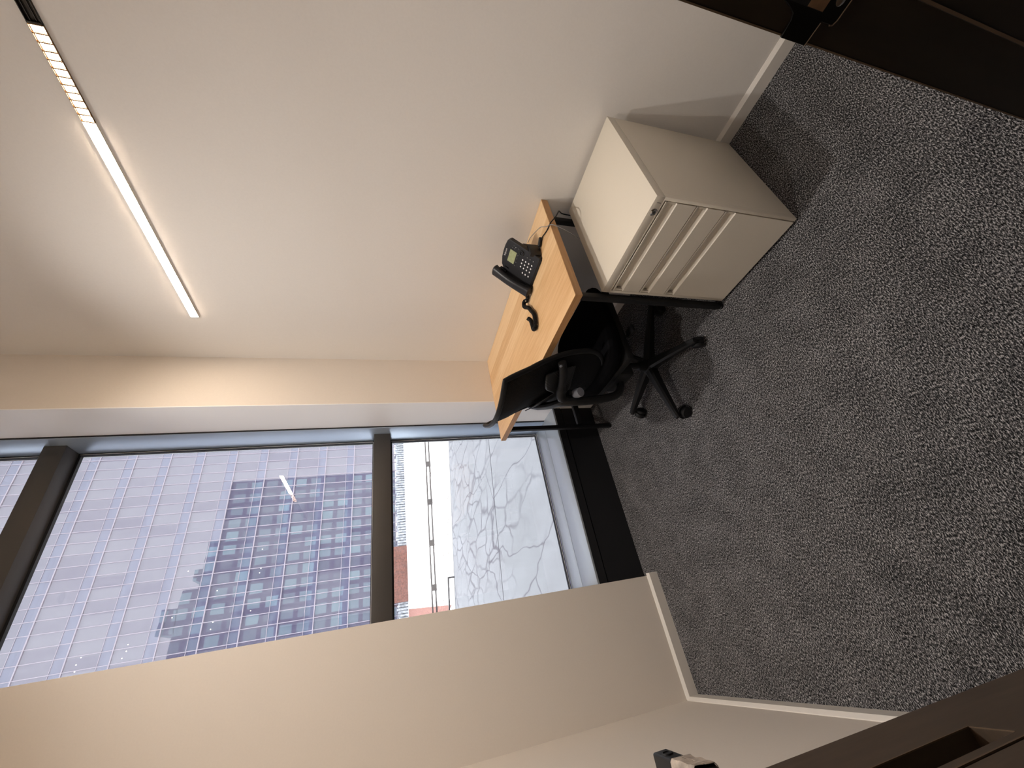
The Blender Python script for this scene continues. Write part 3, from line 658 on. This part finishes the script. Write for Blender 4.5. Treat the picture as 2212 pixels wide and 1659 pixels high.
# seat cushion
def seat(u, v_):
    a = 2 * math.pi * u; n_ = 3.6; ca, sa = math.cos(a), math.sin(a)
    k = (abs(ca) ** n_ + abs(sa) ** n_) ** (-1 / n_)
    prof = [(.02, .452), (.55, .450), (.88, .453), (.97, .447), (1.0, .430), (1.0, .410), (.96, .388), (.80, .376), (.3, .372), (.02, .372)]
    f_ = v_ * (len(prof) - 1); i = min(int(f_), len(prof) - 2); t = f_ - i
    rr_ = prof[i][0] * (1 - t) + prof[i + 1][0] * t; z = prof[i][1] * (1 - t) + prof[i + 1][1] * t
    x = .115 + .250 * rr_ * k * ca; y = .252 * rr_ * k * sa
    z += .012 * (y / .25) ** 2 - .030 * max(0, (x - .24) / .12) ** 2
    return Vector((x, y, z))
g_ = MB(); g_.grid(seat, 56, 27); bmesh.ops.remove_doubles(g_.b, verts=g_.b.verts, dist=.0004); g_.build('seat', M['black_fabric'], ch_)
boxes('seat_pan', M['black_plastic'], ch_, (-.11, .31, -.215, .215, .338, .376), bev=.012)
boxes('mechanism', M['black_plastic'], ch_, (-.11, .21, -.085, .085, .262, .345), bev=.016)
for s_ in (-1, 1):
    g_ = MB(); g_.tube([(.03 if s_ < 0 else .10, s_ * .06, .325), (.03 if s_ < 0 else .10, s_ * .235, .325)], .006, 8); g_.box((.01 if s_ < 0 else .08), (.05 if s_ < 0 else .12), min(s_ * .205, s_ * .262), max(s_ * .205, s_ * .262), .318, .332, bev=.004); g_.build('lever', M['black_plastic'], ch_)
g_ = MB(); g_.lathe([(.0001, 0), (.028, 0), (.030, .01), (.024, .07), (.016, .075), (.014, .10), (.014, .19), (.022, .20), (.022, .215), (.0001, .215)], (0, 0, .085)); g_.build('gas_column', M['black_plastic'], ch_)
g_ = MB(); g_.lathe([(.0001, 0), (.006, 0), (.007, .0006), (.0001, .0006)], (-.060, -.030, .2846), (0, 0, -1)); 
boxes('sticker', M['white_label'], ch_, (-.1012, -.1002, -.020, -.008, .300, .330), bev=.0004)
g_.b.free()
g_ = MB(); g_.lathe([(.0001, 0), (.036, 0), (.046, .012), (.048, .035), (.040, .050), (.030, .056), (.0001, .056)], (0, 0, .062)); g_.build('hub', M['black_plastic'], ch_)
for k in range(5):
    a = R(39 + 2 + 72 * k); d = Vector((math.cos(a), math.sin(a), 0)); n_ = Vector((-d.y, d.x, 0)); z1 = Vector((0, 0, 1))
    g_ = MB(); secs = [(.025, .026, .070, .116), (.10, .0225, .072, .110), (.20, .0175, .066, .098), (.29, .0135, .062, .086), (.318, .012, .064, .080)]
    rings = []
    for r_, w_, zl, zh in secs:
        p = d * r_
        rings.append([g_.b.verts.new(p + n_ * q2_ + z1 * zz) for q2_, zz in ((-w_, zl), (w_, zl), (w_, zh - .008), (w_ * .55, zh), (-w_ * .55, zh), (-w_, zh - .008))])
    for i in range(len(rings) - 1):
        for j in range(6): g_.b.faces.new((rings[i][j], rings[i][(j + 1) % 6], rings[i + 1][(j + 1) % 6], rings[i + 1][j]))
    g_.b.faces.new(rings[0]); g_.b.faces.new(list(reversed(rings[-1])))
    g_.build('base_leg', M['black_plastic'], ch_)
    # castor
    ca_ = a + R(60 + 37 * k); t = Vector((math.cos(ca_), math.sin(ca_), 0)); sd = Vector((-t.y, t.x, 0)); o0 = d * .305
    wc = o0 + t * .016
    g_ = MB(); g_.tube([o0 + z1 * .045, o0 + z1 * .072], .006, 8)
    hood = [wc + z1 * .030 + (t * math.cos(R(q3)) + z1 * math.sin(R(q3))) * .0290 for q3 in range(-10, 201, 15)]
    g_.tube(hood, .0065, 8, flat=.5); cs = g_.build('castor', M['black_plastic'], ch_)
    for s_ in (-1, 1):
        g_ = MB(); g_.lathe([(.0001, 0), (.022, 0), (.0275, .003), (.0275, .014), (.024, .018), (.0001, .019)], wc + z1 * .0275 + sd * (s_ * .004), sd * s_, 28); g_.build('wheel', M['black_plastic'], ch_).parent = cs

# ------------------------------------------------------------ outside: our own building around the room (seen mirrored in the tower)
g_ = MB()
YX = 2.66
for xa, xb, zt in ((-70, 22.5, 45.6), (22.5, 33, 42.5), (33, 48, 40.2)):
    if xa < 0:
        g_.box(xa, -1.45, -16, YX, -1.4, zt); g_.box(2.25, xb, -16, YX, -1.4, zt)
        g_.box(-1.45, 2.25, -16, YX, 3.80, zt); g_.box(-1.45, 2.25, -16, YX, -1.4, -.10); g_.box(-1.45, 2.25, -16, -1.9, -.10, 3.8)
    else: g_.box(xa, xb, -16, YX, -1.4, zt)
g_.box(-1.45, -.02, 2.655, YX, -.1, 3.8); g_.box(1.292, 2.25, 2.655, YX, -.1, 3.8); g_.box(-.02, 1.292, 2.655, YX, 3.525, 3.8); g_.box(-.02, 1.292, 2.63, YX, -.1, .27)
g_.box(-1.45, -.5, -1.9, 2.65, -.1, -.07); g_.box(5, 12, -14, -4, 45, 48); g_.box(14, 19, -10, YX, 45.5, 48.6); g_.box(24.5, 27, -10, YX - 1, 42, 44.5)
struct(g_.build('wall_exterior', M['exterior'], None, smooth=False))
# ground
g_ = MB(); g_.box(-90, 120, 2.67, 60.2, -1.6, -1.32)
struct(g_.build('floor_street', M['street'], None, smooth=False), 'sunlit pale paving beyond the concrete plaza', 'street')
g_ = MB(); g_.prism([(-12, YX + .01), (40, YX + .01), (40, 3.4), (6.9, 15.9), (1.25, 17.9), (-12, 22.0)], 'z', -1.5, -1.20)
struct(g_.build('floor_plaza', M['concrete'], None, smooth=False), 'grey cracked concrete plaza just outside the window', 'plaza')
def strip(name, pts, w_, z0, z1, mat):
    g_ = MB()
    for (xa, ya_), (xb, yb_) in zip(pts[:-1], pts[1:]):
        d = Vector((xb - xa, yb_ - ya_, 0)).normalized(); n_ = Vector((-d.y, d.x, 0)) * w_ / 2
        a, c = Vector((xa, ya_, 0)), Vector((xb, yb_, 0)); Z0, Z1 = Vector((0, 0, z0)), Vector((0, 0, z1))
        g_.hexa([a - n_ + Z0, c - n_ + Z0, c + n_ + Z0, a + n_ + Z0, a - n_ + Z1, c - n_ + Z1, c + n_ + Z1, a + n_ + Z1])
    return g_.build(name, mat, None, smooth=False)
struct(strip('trim_2', [(-12, 12.75), (1.2, 10.05), (4.0, 9.42), (30, 3.6)], .035, -1.202, -1.196, M['joint']), 'dark joint line across the concrete plaza', 'joint')
struct(strip('trim_3', [(-12, 22.1), (1.25, 18.0), (6.9, 16.0), (40, 3.5)], .30, -1.5, -1.19, M['kerb']), 'pale kerb at the plaza edge', 'kerb')
# low guard rail in the street
gr = empty('guard_rail', (6.4, 24.8, -1.32)); tag(gr, 'low pale railing with paired bars and square posts across the bright paving', 'railing')
for zz in (-1.30, -1.09):
    o_ = strip('rail_bar', [(-6, 26.4), (24, 22.0)], .06, zz, zz + .075, M['rail']); 
    for v_ in o_.data.vertices: v_.co -= LOC[gr.name]
    o_.parent = gr
for k in range(14):
    t = k / 13; px, py = -6 + 30 * t, 26.4 - 4.4 * t
    boxes('post', M['rail'], gr, (px - .16, px + .16, py - .06, py + .06, -1.33, -1.02))
# small pipe rail at the plaza edge
g_ = MB(); g_.tube(smoothpath([(2.50, 17.35, -1.25), (2.50, 17.35, -.99), (2.40, 17.38, -.955), (1.2, 17.80, -.955), (.6, 18.0, -.955), (.6, 18.0, -1.25)], 5), .032, 8)
tag(g_.build('pipe_rail', M['rail'], None), 'short grey bent pipe rail at the far edge of the plaza', 'railing')
g_ = MB(); g_.prism([(1.75, 19.6), (1.45, 22.0), (4.1, 57.3), (5.45, 57.3)], 'z', -1.33, -1.30)
tag(g_.build('brick_path', M['brick_red'], None, smooth=False), 'strip of reddish brick paving running away across the street', 'paving')
g_ = MB(); g_.box(-30, 90, 58.6, 59.6, -1.32, -.2)
for k in range(220):
    xx = -20 + k * .35; h = random.uniform(-.35, .05); g_.box(xx, xx + .22, 58.3, 58.9, -1.32, h)
tag(g_.build('low_hedge', M['hedge'], None, smooth=False), 'ragged grey hedge along the foot of the glass tower', 'hedge', kind='stuff')
g_ = MB(); g_.box(6.4, 13.0, 57.6, 58.2, -1.32, .45); br_ = g_.build('brick_wall', M['brick_red'], None, smooth=False)
tag(br_, 'low reddish wall in front of the glass tower', 'wall')

# glass tower across the street
DT = 60.0
tw = empty('glass_tower', (18, DT, -1.32)); tag(tw, 'tall pale glass office tower with a thin mullion grid across the street', 'building')
XA, XB = -14.0, 60.0
zf = [5.85 + 3.854 * k for k in range(-2, 12)]
g_ = MB(); g_.box(XA, XB, DT + .3, DT + 25, -1.32, zf[-1] + .1); g_.build('core', M['mullion'], tw, smooth=False)
for z in zf[:-1]:
    boxes('spandrel', M['tower_spandrel'], tw, (XA, XB, DT, DT + .3, z, z + 1.04), smooth=False)
    boxes('window_band', M['tower_glass'], tw, (XA, XB, DT, DT + .3, z + 1.04, z + 3.854), smooth=False)
    boxes('floor_rail', M['mullion'], tw, (XA, XB, DT - .10, DT, z - .05, z + .05), smooth=False)
    boxes('sill_rail', M['mullion'], tw, (XA, XB, DT - .05, DT, z + 1.01, z + 1.06), smooth=False)
k = 0
xm = 19.49 - 1.3006 * 25
while xm < XB:
    if xm > XA: boxes('mullion', M['mullion'], tw, (xm - .035, xm + .035, DT - .09, DT, -1.32, zf[-1]), smooth=False)
    xm += 1.3006
for row, xs in ((4, (8.3, 12.4, 12.9, 15.2)), (5, (7.0, 7.7, 11.0)), (6, (8.8, 13.6)), (8, (5.1, 5.7, 6.3)), (7, (5.6, 6.2, 6.8))):
    g_ = MB()
    for xx in xs: g_.lathe([(.0001, 0), (.05, 0), (.05, .02), (.0001, .02)], (xx, DT - .01, zf[row] + 3.1 - random.random() * .5), (0, -1, 0), 10)
    g_.build('downlight', M['lit_spot'], tw)
